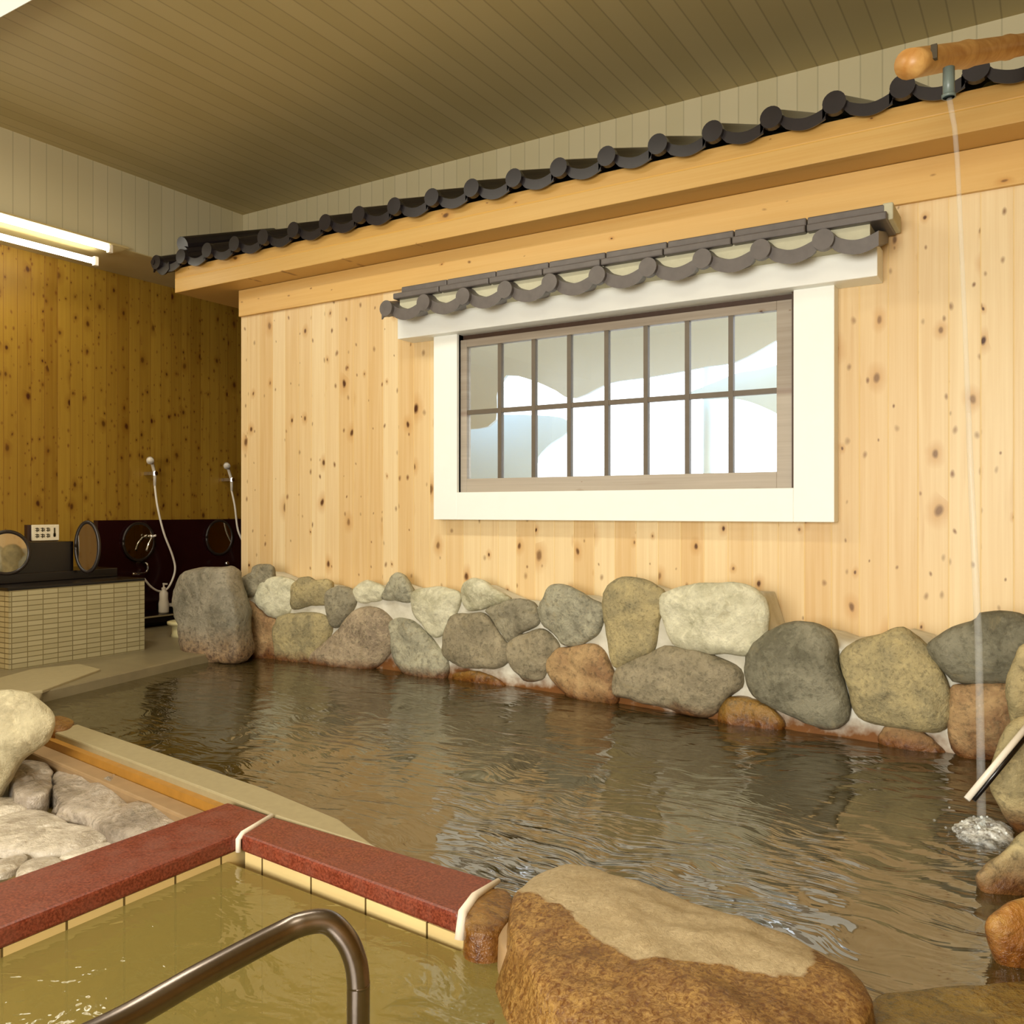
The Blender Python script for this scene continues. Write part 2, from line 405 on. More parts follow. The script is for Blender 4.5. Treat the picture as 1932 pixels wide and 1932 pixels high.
# light-giving
def emit(name, c, s):
    t = NT(name); t.t.nodes.remove(t.b); e = t.n('ShaderNodeEmission', {0: c, 1: s}); t.t.links.new(e.outputs[0], t.out.inputs[0]); return t.m
M['tubelight'] = emit('lit_tube', (1, .96, .80, 1), 15)
M['diffuser'] = emit('lit_diffuser', (1, .93, .70, 1), 1.2)
# glass pane
t = NT('window_glass'); t.t.nodes.remove(t.b)
fr = t.n('ShaderNodeFresnel', {'IOR': 1.5}).outputs[0]; tr = t.n('ShaderNodeBsdfTransparent', {'Color': (.95, .97, .98, 1)}).outputs[0]
gl = t.n('ShaderNodeBsdfGlossy', {'Roughness': .01}).outputs[0]
t.t.links.new(t.n('ShaderNodeMixShader', {0: fr, 1: tr, 2: gl}).outputs[0], t.out.inputs[0]); M['glass'] = t.m
SPL = gp(1855, 1572, 0)
M['water'] = water('hot_spring_water', (.62, .52, .28, 1), hexc('#62552f'), .38, 2.6, (3.2, 15, 0), (SPL.x, SPL.y), .006)
M['water2'] = water('near_pool_water', (.85, .82, .58, 1), hexc('#98894c'), .62, 1.5, (7, 11, 0), None, .005)
M['water2s'] = water('stream_water', (.92, .90, .8, 1), hexc('#8f8044'), .06, 1.33, (14, 18, 0), None, .003)
t = NT('falling_water'); t.b.inputs['Base Color'].default_value = (.93, .95, .95, 1); t.rough(.1)
tr = t.n('ShaderNodeBsdfTransparent', {'Color': (.96, .97, .97, 1)}).outputs[0]
t.t.links.new(t.n('ShaderNodeMixShader', {0: .10, 1: tr, 2: t.b.outputs[0]}).outputs[0], t.out.inputs[0]); M['fall'] = t.m
t = NT('water_foam'); t.b.inputs['Base Color'].default_value = (.85, .88, .86, 1); t.rough(.4)
tr = t.n('ShaderNodeBsdfTransparent', {'Color': (1, 1, 1, 1)}).outputs[0]; P, q = t.pos()
t.t.links.new(t.n('ShaderNodeMixShader', {0: t.math('MULTIPLY', t.math('SUBTRACT', 1.0, t.ramp(t.n('ShaderNodeVectorMath', {0: P, 1: (SPL.x, SPL.y, 0)}, operation='DISTANCE').outputs['Value'], .04, .15)), t.math('ADD', .15, t.ramp(t.noise(P, 45, 5, .7), .38, .62))), 1: tr, 2: t.b.outputs[0]}).outputs[0], t.out.inputs[0]); M['foam'] = t.m
# rocks
R_ = dict(
 grey=rock('grey_rock', '#a8a48c', '#8d8a76', veins=.15), pale=rock('pale_rock', '#cfcbb0', '#b0ab8a', spa=.2),
 tan=rock('tan_rock', '#ab9c70', '#968c6a', spa=.45, scl=7), dark=rock('dark_grey_rock', '#827e6a', '#6a6652', spa=.45),
 brown=rock('brown_rock', '#978c72', '#80775f'), rusty=rock('rusty_rock', '#a98c62', '#8f6c48', rz=.09),
 wetbr=rock('wet_brown_rock', '#7a5a24', '#a07a3c', spa=.6, rough=.4), lilac=rock('lilac_grey_rock', '#928b74', '#7a735e'),
 streak=rock('streaked_rock', '#a8977c', '#8c7c66', veins=.25), pillar=rock('weathered_rock', '#8d8674', '#75705f', rz=.22, rust='#b08a5c', rs=.7),
 right=rock('yellowish_rock', '#b0a074', '#948862', rz=.10), orange=rock('orange_rock', '#ab8a48', '#9a6428', spk='#5c2a08', rz=.10, rough=.45),
 wetsub=rock('shallow_brown_rock', '#5f4c24', '#8a7038', rz=-1, spa=.6, rough=.35), white=rock('cream_rock', '#cfc5a2', '#b0a482', spa=.15, rz=-.2, veins=.2), quartz=rock('white_quartz_stone', '#d2c8b6', '#ab9e8a', spa=.12, rz=-.5, rough=.3),
 block=rock('grey_pink_block', '#b0a494', '#8f8272', spa=.4, rz=-.5, rough=.4))
# grout between the rocks
t = NT('rock_grout'); P, q = t.pos(); n1 = t.noise(P, 8, 4); n2 = t.noise(P, 60, 3)
c = t.mix(t.ramp(n1, .35, .7), hexc('#dcd8c8'), hexc('#bdb7a2'))
st = t.math('SUBTRACT', 1.0, t.ramp(t.math('ADD', q[2], t.math('MULTIPLY', t.math('SUBTRACT', n1, .5), -.25)), .02, .10))
c = t.mix(st, c, t.mix(n1, hexc('#8a5a1e'), hexc('#5a2c08'))); t.base(c); t.rough(.75); t.bump(n2, .3, .006); M['rgrout'] = t.m
# two-tone wet boulder
t = NT('half_wet_boulder'); P, q = t.pos(); n1 = t.noise(P, 9, 5, .6); n2 = t.noise(P, 90, 5, .8, .8); n3 = t.noise(P, 13, 4, .7)
zz = t.math('ADD', q[2], t.math('ADD', t.math('MULTIPLY', t.math('SUBTRACT', n1, .5), .05), t.math('MULTIPLY', t.math('ADD', q[0], .70), -.02)))
def half(p, q_):
    dx, dy = q_.x - p.x, q_.y - p.y; L = math.hypot(dx, dy); nx, ny = -dy / L, dx / L
    return t.math('ADD', t.math('MULTIPLY', q[0], nx), t.math('SUBTRACT', t.math('MULTIPLY', q[1], ny), nx * p.x + ny * p.y))
hm = t.math('MINIMUM', half(gp(1030, 1722, .06), gp(1200, 1830, .07)), half(gp(1180, 1828, .07), gp(1520, 1872, .06)))
hm = t.math('MINIMUM', hm, half(gp(1530, 1870, .04), gp(1552, 1780, .03)))
hm = t.math('ADD', hm, t.math('MULTIPLY', t.math('SUBTRACT', n1, .5), .10))
hm = t.math('MINIMUM', hm, t.math('MULTIPLY', t.math('SUBTRACT', q[2], .035), 3.0))
dry = t.ramp(hm, .0, .008)
cw = t.mix(t.ramp(n2, .40, .60), hexc('#6a4014'), hexc('#b08a4c')); cw = t.mix(t.math('MULTIPLY', t.ramp(n3, .4, .65), .6), cw, hexc('#5a3210'))
cdry = t.mix(t.ramp(n2, .35, .7), hexc('#c4b089'), hexc('#a08c68')); cdry = t.mix(t.math('MULTIPLY', t.ramp(n1, .45, .62), .3), cdry, hexc('#8f7648'))
t.base(t.mix(dry, cw, cdry)); t.rough(t.math('ADD', .22, t.math('MULTIPLY', dry, .55)), .5)
t.bump(t.math('ADD', t.math('MULTIPLY', n2, .7), n1), .6, .012); M['boulder'] = t.m

# ================================================================ THE ROOM
XW, XS, YW, YU, ZC, ZS = -5.75, -5.16, 3.92, 4.50, 3.09, 2.588
XR, YN = 1.7, -2.5
def struct(name, vf, m, **k): return tag(mk(name, vf, m, keep=True, **k), kind='structure')
struct('ceiling', box(-5.3, XR, YN, YU + .2, ZC, ZC + .1), M['ceil'])
# long wall of knotty pine with the window opening
WX0, WX1, WZ0, WZ1 = -2.75, -.955, .977, 1.80
wall = [box(-4.51, WX0, YW, 3.975, -.55, 2.31), box(WX1, XR, YW, 3.975, -.55, 2.31),
        box(WX0, WX1, YW, 3.975, -.55, WZ0), box(WX0, WX1, YW, 3.975, WZ1, 2.31)]
struct('wall_back', join(*wall), M['pine'])
struct('trim_1', box(-4.51, XR, YW - .022, YW, 2.14, 2.31), M['band'], bevel=.003)
struct('wall_back_upper', box(-5.3, XR, YU, YU + .1, 2.46, ZC), M['white_x'])
struct('wall_left_upper', box(XS - .1, XS, YN, YU, ZS, ZC), M['white_y'])
struct('soffit_left', join(box(XW, XS - .1, YN, 5.4, ZS, ZS + .06), box(XS - .1, XS - .0006, YN, 5.4, ZS - .006, ZS - .0005), box(XS, -4.41, YU, 5.4, ZS, ZS + .06)), M['soffit'])
struct('wall_left', box(XW - .1, XW, YN, 5.5, -.1, ZS), M['pine_left'])
struct('wall_alcove', box(XW, -4.41, 5.4, 5.5, -.1, ZS), M['pine_left'])
struct('wall_alcove_side', box(-4.51, -4.41, 3.975, 5.4, -.1, ZS), M['pine_left'])
struct('wall_right', box(XR, XR + .1, YN, YU, -.6, ZC), M['pine_left'])
nx0, nx1, nz0, nz1 = -1.9, .7, .8, 2.1  # unseen opening added behind the near area light
struct('wall_near', join(box(XW, nx0, YN - .1, YN, -.6, ZC), box(nx1, XR, YN - .1, YN, -.6, ZC), box(nx0, nx1, YN - .1, YN, -.6, nz0), box(nx0, nx1, YN - .1, YN, nz1, ZC)), M['pine'])

# deck and basins
e1, e2 = gp(80, 1305, .05), gp(360, 1240, .05)
deck = [(XW, YN), (-3.3, YN), (-3.3, 1.55), (-3.45, 1.95), (e1.x, e1.y), (e2.x, e2.y), (-4.2, 3.7), (-4.51, 3.92), (-4.51, 5.4), (XW, 5.4)]
struct('floor', prism(deck, -.6, .05), M['deck'], bevel=.006)
struct('floor_main_pool', box(-4.6, XR, 1.2, 4.0, -.62, -.45), M['basin'])
struct('floor_near_pool', box(-2.2, XR, YN, 1.62, -.75, -.50), M['basin_near'])
# ---- slab edging of the deck
sl = [gp(0, 1312, .062), gp(80, 1302, .062), gp(190, 1262, .062), gp(150, 1252, .062), gp(60, 1262, .062), gp(0, 1278, .062), gp(-60, 1290, .062), gp(-60, 1330, .062)]
o = mk('paving_slab', prism([(p.x, p.y) for p in sl], .045, .062), M['curb'], bevel=.004)
tag(o, 'pale flat stone slab on the deck in front of the mosaic counter', 'slab')

# ---- water
bnd = [gp(95, 1372, .0), gp(147, 1363, .0), gp(500, 1484, .0), gp(700, 1588, .0), gp(935, 1658, 0)]
def ym(x):
    K = [(-4.6, 3.66), (-4.2, 3.66), (-3.2, 3.75), (-2.2, 3.72), (-1.3, 3.60), (-.7, 3.56), (.4, 3.50), (2, 3.45)]
    for (a, b), (c_, d) in zip(K, K[1:]):
        if x <= c_: f = max(0, (x - a) / (c_ - a)); return b + (d - b) * f
    return K[-1][1]
mw = [(-4.55, 2.0), (bnd[0].x - .15, bnd[0].y - .05)] + [(p.x + .02, p.y - .04) for p in bnd] + [(-1.0, 1.58), (-.6, 1.5), (-.2, 1.45), (.1, 1.35), (XR, 1.35), *[(XR - .001 - i * .2, ym(XR - i * .2) + .03) for i in range(31)], (-4.55, 3.5)]
def sheet(poly, z): return [(p[0], p[1], z) for p in poly], [tuple(range(len(poly)))]
o = mk('pool_water', sheet(mw, 0.0), M['water'], keep=True, up=True)
tag(o, 'rippled brownish hot spring water of the large rock pool', 'water', kind='stuff')
nw = [(-1.86, YN), (-1.86, 1.56), (-1.06, 1.50), (-1.0, 1.60), (-.6, 1.52), (-.2, 1.47), (.1, 1.37), (XR, 1.37), (XR, YN)]
o = mk('pool_water', sheet(nw, -.044), M['water2'], keep=True, up=True)
tag(o, 'yellow-green water of the near tiled pool under the handrail', 'water', kind='stuff')

# ================================================================ EAVE ROOF
YF = 3.72
ev = thing('tiled_eave', (-2.5, YF, 2.31), 'long wooden eave with a row of black curved tiles above the pine wall', 'roof')
mk('fascia_board', box(-4.916, XR - .01, YF, YF + .04, 2.31, 2.468), M['beam'], ev, bevel=.003)
mk('eave_underside', box(-4.916, XR - .01, YF + .04, YU - .002, 2.312, 2.462), M['beam'], ev)
def rooftile(x0, w_, yf, yb, z, sl, th=.038, rw=.1, rh=.048, sag=.024, lip=.03):
    xs = []; n = 20
    for i in range(n + 1):
        u = w_ * i / n
        h = rh * math.sin(math.pi * u / rw) if u < rw else -sag * math.sin(math.pi * (u - rw) / (w_ - rw))
        xs.append((x0 + u, h))
    vs, fs = [], []
    secs = [(yf, 0, th + lip * .4), (yf + .012, .003, th + lip * .4), (yf + .02, .004, th), (yb, (yb - yf) * sl, th)]
    for (y, dz, tt) in secs:
        for (x, h) in xs: vs.append((x, y, z + h + dz))
        for (x, h) in xs: vs.append((x, y, z + h + dz - tt))
    m_ = n + 1; S = 2 * m_
    for k in range(len(secs) - 1):
        for i in range(n):
            a = k * S + i; fs.append((a, a + 1, a + S + 1, a + S)); b = k * S + m_ + i; fs.append((b, b + S, b + S + 1, b + 1))
        a = k * S; fs += [(a, a + S, a + S + m_, a + m_), (a + n, a + m_ + n, a + S + m_ + n, a + S + n)]
    for k in (0, len(secs) - 1):
        for i in range(n): a = k * S + i; fs.append((a, a + 1, a + m_ + 1, a + m_))
    # round end disc of the roll
    r = rw * .46
    cp = cyl((x0 + rw / 2, yf - .006, z + rh - r), (0, 1, 0), r, .03, 20)
    return join((vs, fs), cp)
TW = .2515
x = -.5475 - TW * 18
k = 0
for i in range(26):
    xx = x + TW * i
    if xx > XR - .3: break
    mk('roof_tile', rooftile(xx, TW + .012, YF - .045, YU - .02, 2.512, .36), M['tile'], ev, smooth=False)
# leftmost upturned corner tile
p = rooftile(-5.07, .16, YF - .05, YU - .02, 2.505, .36, rw=.04, rh=.03, sag=.03)
mk('corner_tile', p, M['tile'], ev)
# verge ridge rising up the left end of the roof
rp = [Vector((-4.80, YF - .03, 2.60)), Vector((-4.80, YU - .03, 2.60 + .36 * .75))]
mk('verge_ridge', join(tube(rp, .052, 16), tube([q + Vector((.02, 0, -.055)) for q in rp], .04, 12)), M['tile'], ev)
rp = [Vector((-4.6, YU - .10, 2.83)), Vector((-2.6, YU - .10, 2.83))]

# ================================================================ WINDOW
wn = thing('window_1', (-1.85, YW, .83), None, None); tag(wn, kind='structure')
fr_ = join(box(-2.886, -2.73, 3.84, YW, .83, 1.83), box(-.955, -.786, 3.84, YW, .83, 1.83), box(-2.73, -.955, 3.84, YW, .83, .977))
mk('window_frame', fr_, M['white'], wn, bevel=.003)
mk('lintel_beam', box(-3.09, -.607, 3.78, YW, 1.828, 1.965), M['white'], wn, bevel=.004)
GX0, GX1, GZ0, GZ1 = -2.69, -1.036, 1.050, 1.760
sash = join(box(-2.75, GX0, 3.875, 3.915, .977, 1.80), box(GX1, -.955, 3.875, 3.915, .977, 1.80),
            box(GX0, GX1, 3.875, 3.915, .977, GZ0), box(GX0, GX1, 3.875, 3.915, GZ1, 1.80))
sa = mk('window_sash', sash, M['sash'], wn, bevel=.002)
mun = [box(GX0, GX1, 3.882, 3.905, 1.396, 1.420)]
for i in range(1, 8):
    xx = GX0 + (GX1 - GX0) * i / 8; mun.append(box(xx - .011, xx + .011, 3.880, 3.907, GZ0, GZ1))
mk('muntin_bars', join(*mun), M['muntin'], wn)
mk('window_dark_strips', join(box(-2.73, -.955, 3.90, 3.919, 1.80, 1.83), box(-2.742, -2.73, 3.86, 3.919, .977, 1.83), box(-.967, -.955, 3.86, 3.874, .977, 1.83)), M['darkstrip'], wn)  # dark brown strips above and beside the sash
mk('window_pane', box(GX0, GX1, 3.893, 3.897, GZ0, GZ1), M['glass'], wn)
mk('window_reveal', join(box(WX0 - .012, WX0, 3.92, 3.975, WZ0, WZ1), box(WX1, WX1 + .012, 3.92, 3.975, WZ0, WZ1)), M['white'], wn)
# small tiled canopy over the window
cn = thing('window_canopy', (-1.8, 3.8, 1.93), 'small grey tiled canopy roof mounted over the white window frame', 'canopy')
for i in range(10):
    mk('roof_tile', rooftile(-3.085 + .2505 * i, .2505, 3.64, 3.87, 1.968, .25, th=.046, rw=.092, rh=.036, sag=.022), M['tile2'], cn)
mk('canopy_bed', box(-3.0, -.62, 3.69, 3.90, 1.94, 2.02), M['mortar'], cn)
mk('ridge_cap', join(*[box(-3.02 + .309 * i, -3.02 + .309 * i + .304, 3.655, 3.90, 2.014, 2.046) for i in range(8)], *[box(-2.99 + .304 * i, -2.99 + .304 * i + .300, 3.69, 3.90, 2.050, 2.084) for i in range(8)]), M['tile2'], cn, bevel=.006)
mk('ridge_end', box(-.575, -.535, 3.69, 3.90, 2.02, 2.088), M['pale_cap'] if 'pale_cap' in M else M['mortar'], cn, bevel=.006)
# sheets added outside, cut to the curved reflections in the panes
opx = wp(1337, 900, 5.5)
ot = thing('outside_backdrop', (opx.x, 5.5, -.1), 'pale grey and blue tarp sheets on a pole seen through the window panes', 'backdrop')
mk('backdrop_pole', tube([(opx.x, 5.5, -.1), (opx.x, 5.5, 2.4)], .035, 12), M['outblue'], ot, smooth=True)
def outsheet(nm, pl, Y, m, lab, cat, bow=.25):
    pts = resample([wp(a, b, Y) for a, b in pl], 90); N = 90
    vs = [(q.x, Y, q.z) for q in pts] + [(q.x, Y + .03, q.z) for q in pts]
    fs = [tuple(range(N)), tuple(range(N, 2 * N))] + [(k, (k + 1) % N, N + (k + 1) % N, N + k) for k in range(N)]
    mk(nm, (vs, fs), m, ot)
outsheet('backdrop_sheet', [(800,560),(900,500),(1100,480),(1350,470),(1560,480),(1570,560),(1540,600),(1468,640),(1390,682),(1340,690),(1290,700),(1220,712),(1150,722),(1110,742),(1075,752),(1045,735),(1000,716),(955,708),(938,740),(930,800),(850,810),(790,800),(790,660)], 5.2, M['outwhite'], 'grey awning sheet with curved lower edge behind the upper window panes', 'reflection')
outsheet('backdrop_sheet', [(790,785),(900,783),(1000,783),(1065,790),(1070,815),(1035,840),(1012,870),(1008,920),(1000,1000),(880,1010),(780,1000),(780,860)], 5.6, M['outblue'], 'pale blue sheet behind the lower left window panes', 'reflection')
outsheet('backdrop_sheet', [(1392,704),(1430,698),(1500,685),(1540,720),(1540,820),(1500,800),(1465,780),(1425,762),(1385,752),(1320,752),(1300,742),(1340,725)], 5.4, M['outblue'], 'pale sheet crossing the rightmost window panes at mid height', 'reflection')
o = mk('ground_outside', box(-14, 6, 4.3, 14, -.2, -.1), M['ground_out'], keep=True); tag(o, kind='structure')

# ================================================================ LAMPS
lf = thing('ceiling_light', (-3.0, 1.95, 3.0), 'pale ceiling light fixture at the top left corner of the ceiling', 'lamp')
mk('light_housing', box(-4.35, -1.75, 1.80, 2.07, 3.03, 3.09), M['white'], lf, bevel=.006)
mk('light_diffuser', box(-4.3, -1.8, 1.83, 2.04, 3.005, 3.03), M['diffuser'], lf)
a0, a1 = xp(203, 466, -5.13), xp(-160, 363, -5.13)
b0, b1 = xp(176, 501, -5.30), xp(-190, 390, -5.30)
wl = thing('wall_light', ((a0 + b0) / 2), 'twin tube fluorescent light below the cream wall at the left', 'lamp')
for nm, (s, e) in (('light_tube', (a0, a1)), ('light_tube', (b0, b1))):
    z_ = 2.555 if s is a0 else 2.50
    s2 = Vector((s.x, s.y, z_)); e2_ = Vector((e.x, 1.3, z_))
    tb = mk('light_tube', tube([s2, e2_], .019, 16), M['tubelight'], wl, smooth=True)
    mk('tube_socket', join(box(s.x - .015, s.x + .015, s.y, s.y + .03, z_ - .03, z_ + .03)), M['plastic'], wl, bevel=.004)
mk('light_housing', box(-5.36, -5.10, 1.2, b0.y + .12, 2.575, 2.587), M['soffit'], wl)

# ================================================================ WASHING AREA
ct = thing('mosaic_counter', (-4.95, 2.9, .05), 'low washing counter faced with beige mosaic tiles under a black top', 'counter')
mk('counter_front', box(-4.612, -4.60, 2.48, 3.27, .05, .462), M['mosaic_x'], ct)
mk('counter_side', box(-5.3, -4.612, 2.48, 3.27, .05, .462), M['mosaic_y'], ct)
mk('counter_top', box(-5.31, -4.60, 2.47, 3.275, .462, .478), M['black'], ct, bevel=.003)
mk('counter_backboard', prism([(-5.02, 2.47), (-4.88, 2.47), (-4.88, 3.0), (-5.02, 3.0)], .478, .70), M['black'], ct, bevel=.004)
mk('counter_ledge', box(-5.2, -4.86, 2.47, 3.27, .478, .53), M['black'], ct, bevel=.004)
# sign
sg = thing('small_sign', (-4.93, 2.84, .70), 'small white sign with dark writing standing on the black backboard', 'sign')
s0, s1 = xp(61, 1020, -4.90), xp(112, 1020, -4.90)
zt, zb_ = xp(85, 990, -4.90).z, xp(85, 1020, -4.90).z
mk('sign_board', box(-4.915, -4.90, s0.y, s1.y, zb_, zt), M['signwhite'], sg, bevel=.004)
mk('sign_backing', box(-4.945, -4.916, s0.y - .02, s1.y + .003, zb_ - .005, zt), M['darkred'], sg)
W_ = s1.y - s0.y; H_ = zt - zb_; st = []
def stroke(u0, u1, v0, v1): st.append(box(-4.9005, -4.8975, s0.y + W_ * u0, s0.y + W_ * u1, zb_ + H_ * v0, zb_ + H_ * v1))
for cx_ in (.10, .30, .50):
    for cy_, hh in ((.56, .26), (.18, .26)):
        stroke(cx_, cx_ + .14, cy_ + hh * .75, cy_ + hh * .9); stroke(cx_ + .05, cx_ + .08, cy_, cy_ + hh)
        stroke(cx_, cx_ + .13, cy_ + hh * .25, cy_ + hh * .4); stroke(cx_ + .12, cx_ + .14, cy_ + .03, cy_ + hh * .7)
stroke(.79, .84, .22, .80); stroke(.77, .86, .25, .45)
mk('sign_writing', join(*st), M['ink'], sg)
def mirror(c, nrm, rx, rz, label, group=None, standing=False):
    c = Vector(c); nrm = Vector(nrm).normalized(); side = nrm.cross(Vector((0, 0, 1))).normalized(); up = Vector((0, 0, 1))
    tlo = thing('round_mirror', c - up * rz, label, 'mirror', group)
    N = 40
    ringp = [c + side * rx * math.cos(2 * math.pi * i / N) + up * rz * math.sin(2 * math.pi * i / N) for i in range(N + 1)]
    mk('mirror_frame', tube(ringp, .011, 8), M['frame_dark'], tlo, smooth=True)
    vs = [q + nrm * .004 for q in ringp[:-1]] + [q - nrm * .008 for q in ringp[:-1]]
    mk('mirror_glass', (vs, [tuple(range(N)), tuple(range(N, 2 * N))] + [(i, (i + 1) % N, N + (i + 1) % N, N + i) for i in range(N)]), M['mirror'], tlo)
    return tlo
mirror(xp(13, 1043, -4.865), (1, -.1, 0), .115, .115, 'round dark-framed mirror at the left end of the black counter')
m2 = xp(165, 1032, -4.80)
mirror(m2, (.55, -1, .1), .07, .145, 'tilted oval mirror standing on the black counter by the red panel')
# dark red stone panel on the left wall
pn = tag(mk('stone_wall_panel', box(XW, -5.70, 3.68, 5.4, .05, .81), M['darkred'], bevel=.003), 'dark red polished stone panel along the lower left wall', 'panel')
mirror(xp(262, 1022, -5.685), (1, 0, 0), .125, .135, 'round mirror on the red stone panel beside the nearer shower hose')
mirror(xp(414, 1014, -5.685), (1, 0, 0), .125, .135, 'round mirror on the red stone panel nearest the pine wall corner')
# washing shelf with bottle
sh = xp(300, 1158, -5.45)
sf = thing('washing_shelf', (-5.55, 4.4, .05), 'black low washing shelf with pale edge below the red panel', 'shelf')
mk('shelf_board', box(-5.70, -5.40, 3.70, 5.38, sh.z - .05, sh.z), M['black'], sf, bevel=.003)
mk('shelf_edge', box(-5.40, -5.392, 3.70, 5.38, sh.z - .014, sh.z - .004), M['curb'], sf)
mk('shelf_base', box(-5.69, -5.50, 3.72, 5.38, .05, sh.z - .05), M['black'], sf)
bp_ = xp(309, 1146, -5.47)
bt = thing('pump_bottle', (bp_.x, bp_.y, sh.z), 'white pump bottle standing on the low black shelf', 'bottle')
mk('bottle_body', lathe((bp_.x, bp_.y, sh.z), [(.034, 0), (.036, .01), (.036, .07), (.030, .10), (.030, .145), (.014, .165), (.014, .17)]), M['plastic'], bt, smooth=True)
mk('pump', join(lathe((bp_.x, bp_.y, sh.z + .17), [(.016, 0), (.016, .012), (.006, .016), (.006, .04)], 12), box(bp_.x - .006, bp_.x + .035, bp_.y - .006, bp_.y + .006, sh.z + .205, sh.z + .215)), M['plastic'], bt)
ty = tag(mk('soap_tray', box(-5.56, -5.44, bp_.y + .05, bp_.y + .33, sh.z + .04, sh.z + .055), M['plastic'], bevel=.004), 'flat white tray beside the pump bottle behind the rock pillar', 'tray')
tag(mk('tray_stand', box(-5.62, -5.56, bp_.y + .05, bp_.y + .33, sh.z, sh.z + .055), M['black']), 'black block holding the white tray on the low shelf', 'stand')
sp = gp(347, 1200, .05)
stl = thing('bath_stool', (sp.x, sp.y, .05), 'cream plastic bath stool partly hidden behind the rock pillar', 'stool')
hz_ = xp(345, 1172, sp.x).z
mk('stool_seat', lathe((sp.x, sp.y, hz_ - .02), [(.10, 0), (.105, .008), (.105, .02), (.09, .024)]), M['cream'], stl, smooth=True)
mk('stool_base', lathe((sp.x, sp.y, .05), [(.085, 0), (.075, .02), (.078, hz_ - .07)]), M['cream'], stl, smooth=True)
def shower(hd, hook, pts, label, X=-5.68):
    h = xp(*hd, X + .06); g = xp(*hook, X + .04)
    tlo = thing('hand_shower', (X, g.y, g.z), label, 'shower', 'hand showers on the left wall')
    mk('shower_bracket', join(box(XW, X + .06, g.y - .012, g.y + .012, g.z - .012, g.z + .012), cyl(g, (0, 0, 1), .02, .03, 12)), M['chrome'], tlo)
    g2 = g + Vector((.0, 0, -.09))
    mk('shower_head', join(tube([g2, g, h + Vector((0, .02, -.03)), h + Vector((.02, .0, .0))], [.010, .012, .012, .014], 10), cyl(h + Vector((.03, -.02, -.005)), (1, -.6, -.7), .026, .025, 16)), M['plastic'], tlo, smooth=True)
    P_ = [g2] + [xp(a, b, X + .07) for a, b in pts]
    mk('shower_hose', tube(P_, .008, 8, k=6), M['plastic'], tlo, smooth=True)
    return tlo
shower((283, 868), (292, 893), [(297, 955), (309, 1005), (326, 1050), (330, 1078), (318, 1108), (303, 1116), (286, 1108), (272, 1092)], 'hand shower with long looping white hose above the pump bottle')
shower((427, 878), (437, 905), [(443, 955), (449, 1000), (462, 1030), (470, 1060)], 'hand shower with hose beside the edge of the pale pine wall')
f0 = xp(283, 1012, -5.66)
fc = thing('wash_faucet', (f0.x, f0.y, f0.z), 'chrome lever faucet between the mirror and the shower hose', 'faucet')
mk('faucet_body', join(cyl(f0, (1, 0, 0), .016, .07, 14), tube([f0 + Vector((.03, 0, 0)), xp(281, 1026, -5.62), xp(276, 1040, -5.62)], .009, 10, k=3)), M['chrome'], fc, smooth=True)
mk('faucet_lever', tube([f0 + Vector((.035, 0, 0)), xp(294, 1010, -5.6)], .008, 8), M['plastic'], fc, smooth=True)
f1 = xp(275, 1080, -5.66)
fc = thing('bath_spout', (f1.x, f1.y, f1.z), 'short chrome spout at the foot of the red panel behind the counter', 'faucet')
mk('spout_pipe', join(tube([f1 + Vector((-.03, 0, .07)), f1 + Vector((.02, 0, .06)), f1, xp(252, 1083, -5.5)], .009, 10, k=4)), M['chrome'], fc, smooth=True)
f2 = xp(428, 1062, -5.6)
tag(mk('tap_knob', join(lathe((f2.x, f2.y, f2.z - .02), [(.006, -.06), (.006, 0), (.016, .005), (.018, .02), (.010, .032)], 14), box(XW + .05, f2.x, f2.y - .005, f2.y + .005, f2.z - .075, f2.z - .065)), M['chrome'], smooth=True), 'small round tap knob showing above the rock pillar', 'tap')

# ================================================================ ROCK WALL ALONG THE POOL
def ym(x):                                    # front face of the grout
    K = [(-4.6, 3.66), (-4.2, 3.66), (-3.2, 3.75), (-2.2, 3.72), (-1.3, 3.60), (-.7, 3.56), (.4, 3.50), (2, 3.45)]
    for (a, b), (c_, d) in zip(K, K[1:]):
        if x <= c_: f = max(0, (x - a) / (c_ - a)); return b + (d - b) * f
    return K[-1][1]
def onwall(px, py):
    y = 3.7
    for _ in range(6):
        p = wp(px, py, y); y = ym(p.x)
    return wp(px, py, y)
def C3(l): return [(330 + u / 3.22, 1040 + v / 3.22) for u, v in l]
def C4(l): return [(830 + u / 3.22, 1060 + v / 3.22) for u, v in l]
def C5(l): return [(1332 + u / 3.22, 1100 + v / 3.22) for u, v in l]
# grout body
top = [(452, 1098), (478, 1075), (505, 1085), (545, 1095), (600, 1100), (625, 1108), (660, 1112), (690, 1104), (735, 1095), (765, 1105), (790, 1116), (850, 1118), (880, 1112), (900, 1100), (960, 1128), (1015, 1134), (1050, 1118), (1090, 1122),
       (1130, 1140), (1150, 1115), (1200, 1102), (1245, 1120), (1262, 1125), (1330, 1112), (1420, 1118), (1440, 1180), (1450, 1190), (1500, 1188), (1560, 1200), (1590, 1212), (1640, 1212), (1700, 1196), (1740, 1208), (1757, 1216), (1800, 1192), (1860, 1168), (1932, 1175), (2100, 1200), (2300, 1210)]
tp = [onwall(a, b + 5) for a, b in top]
gv, gf = [], []; cols = []
for i in range(len(tp) - 1):
    for s in range(4): cols.append(tp[i].lerp(tp[i + 1], s / 4))
cols.append(tp[-1]); NR = 14
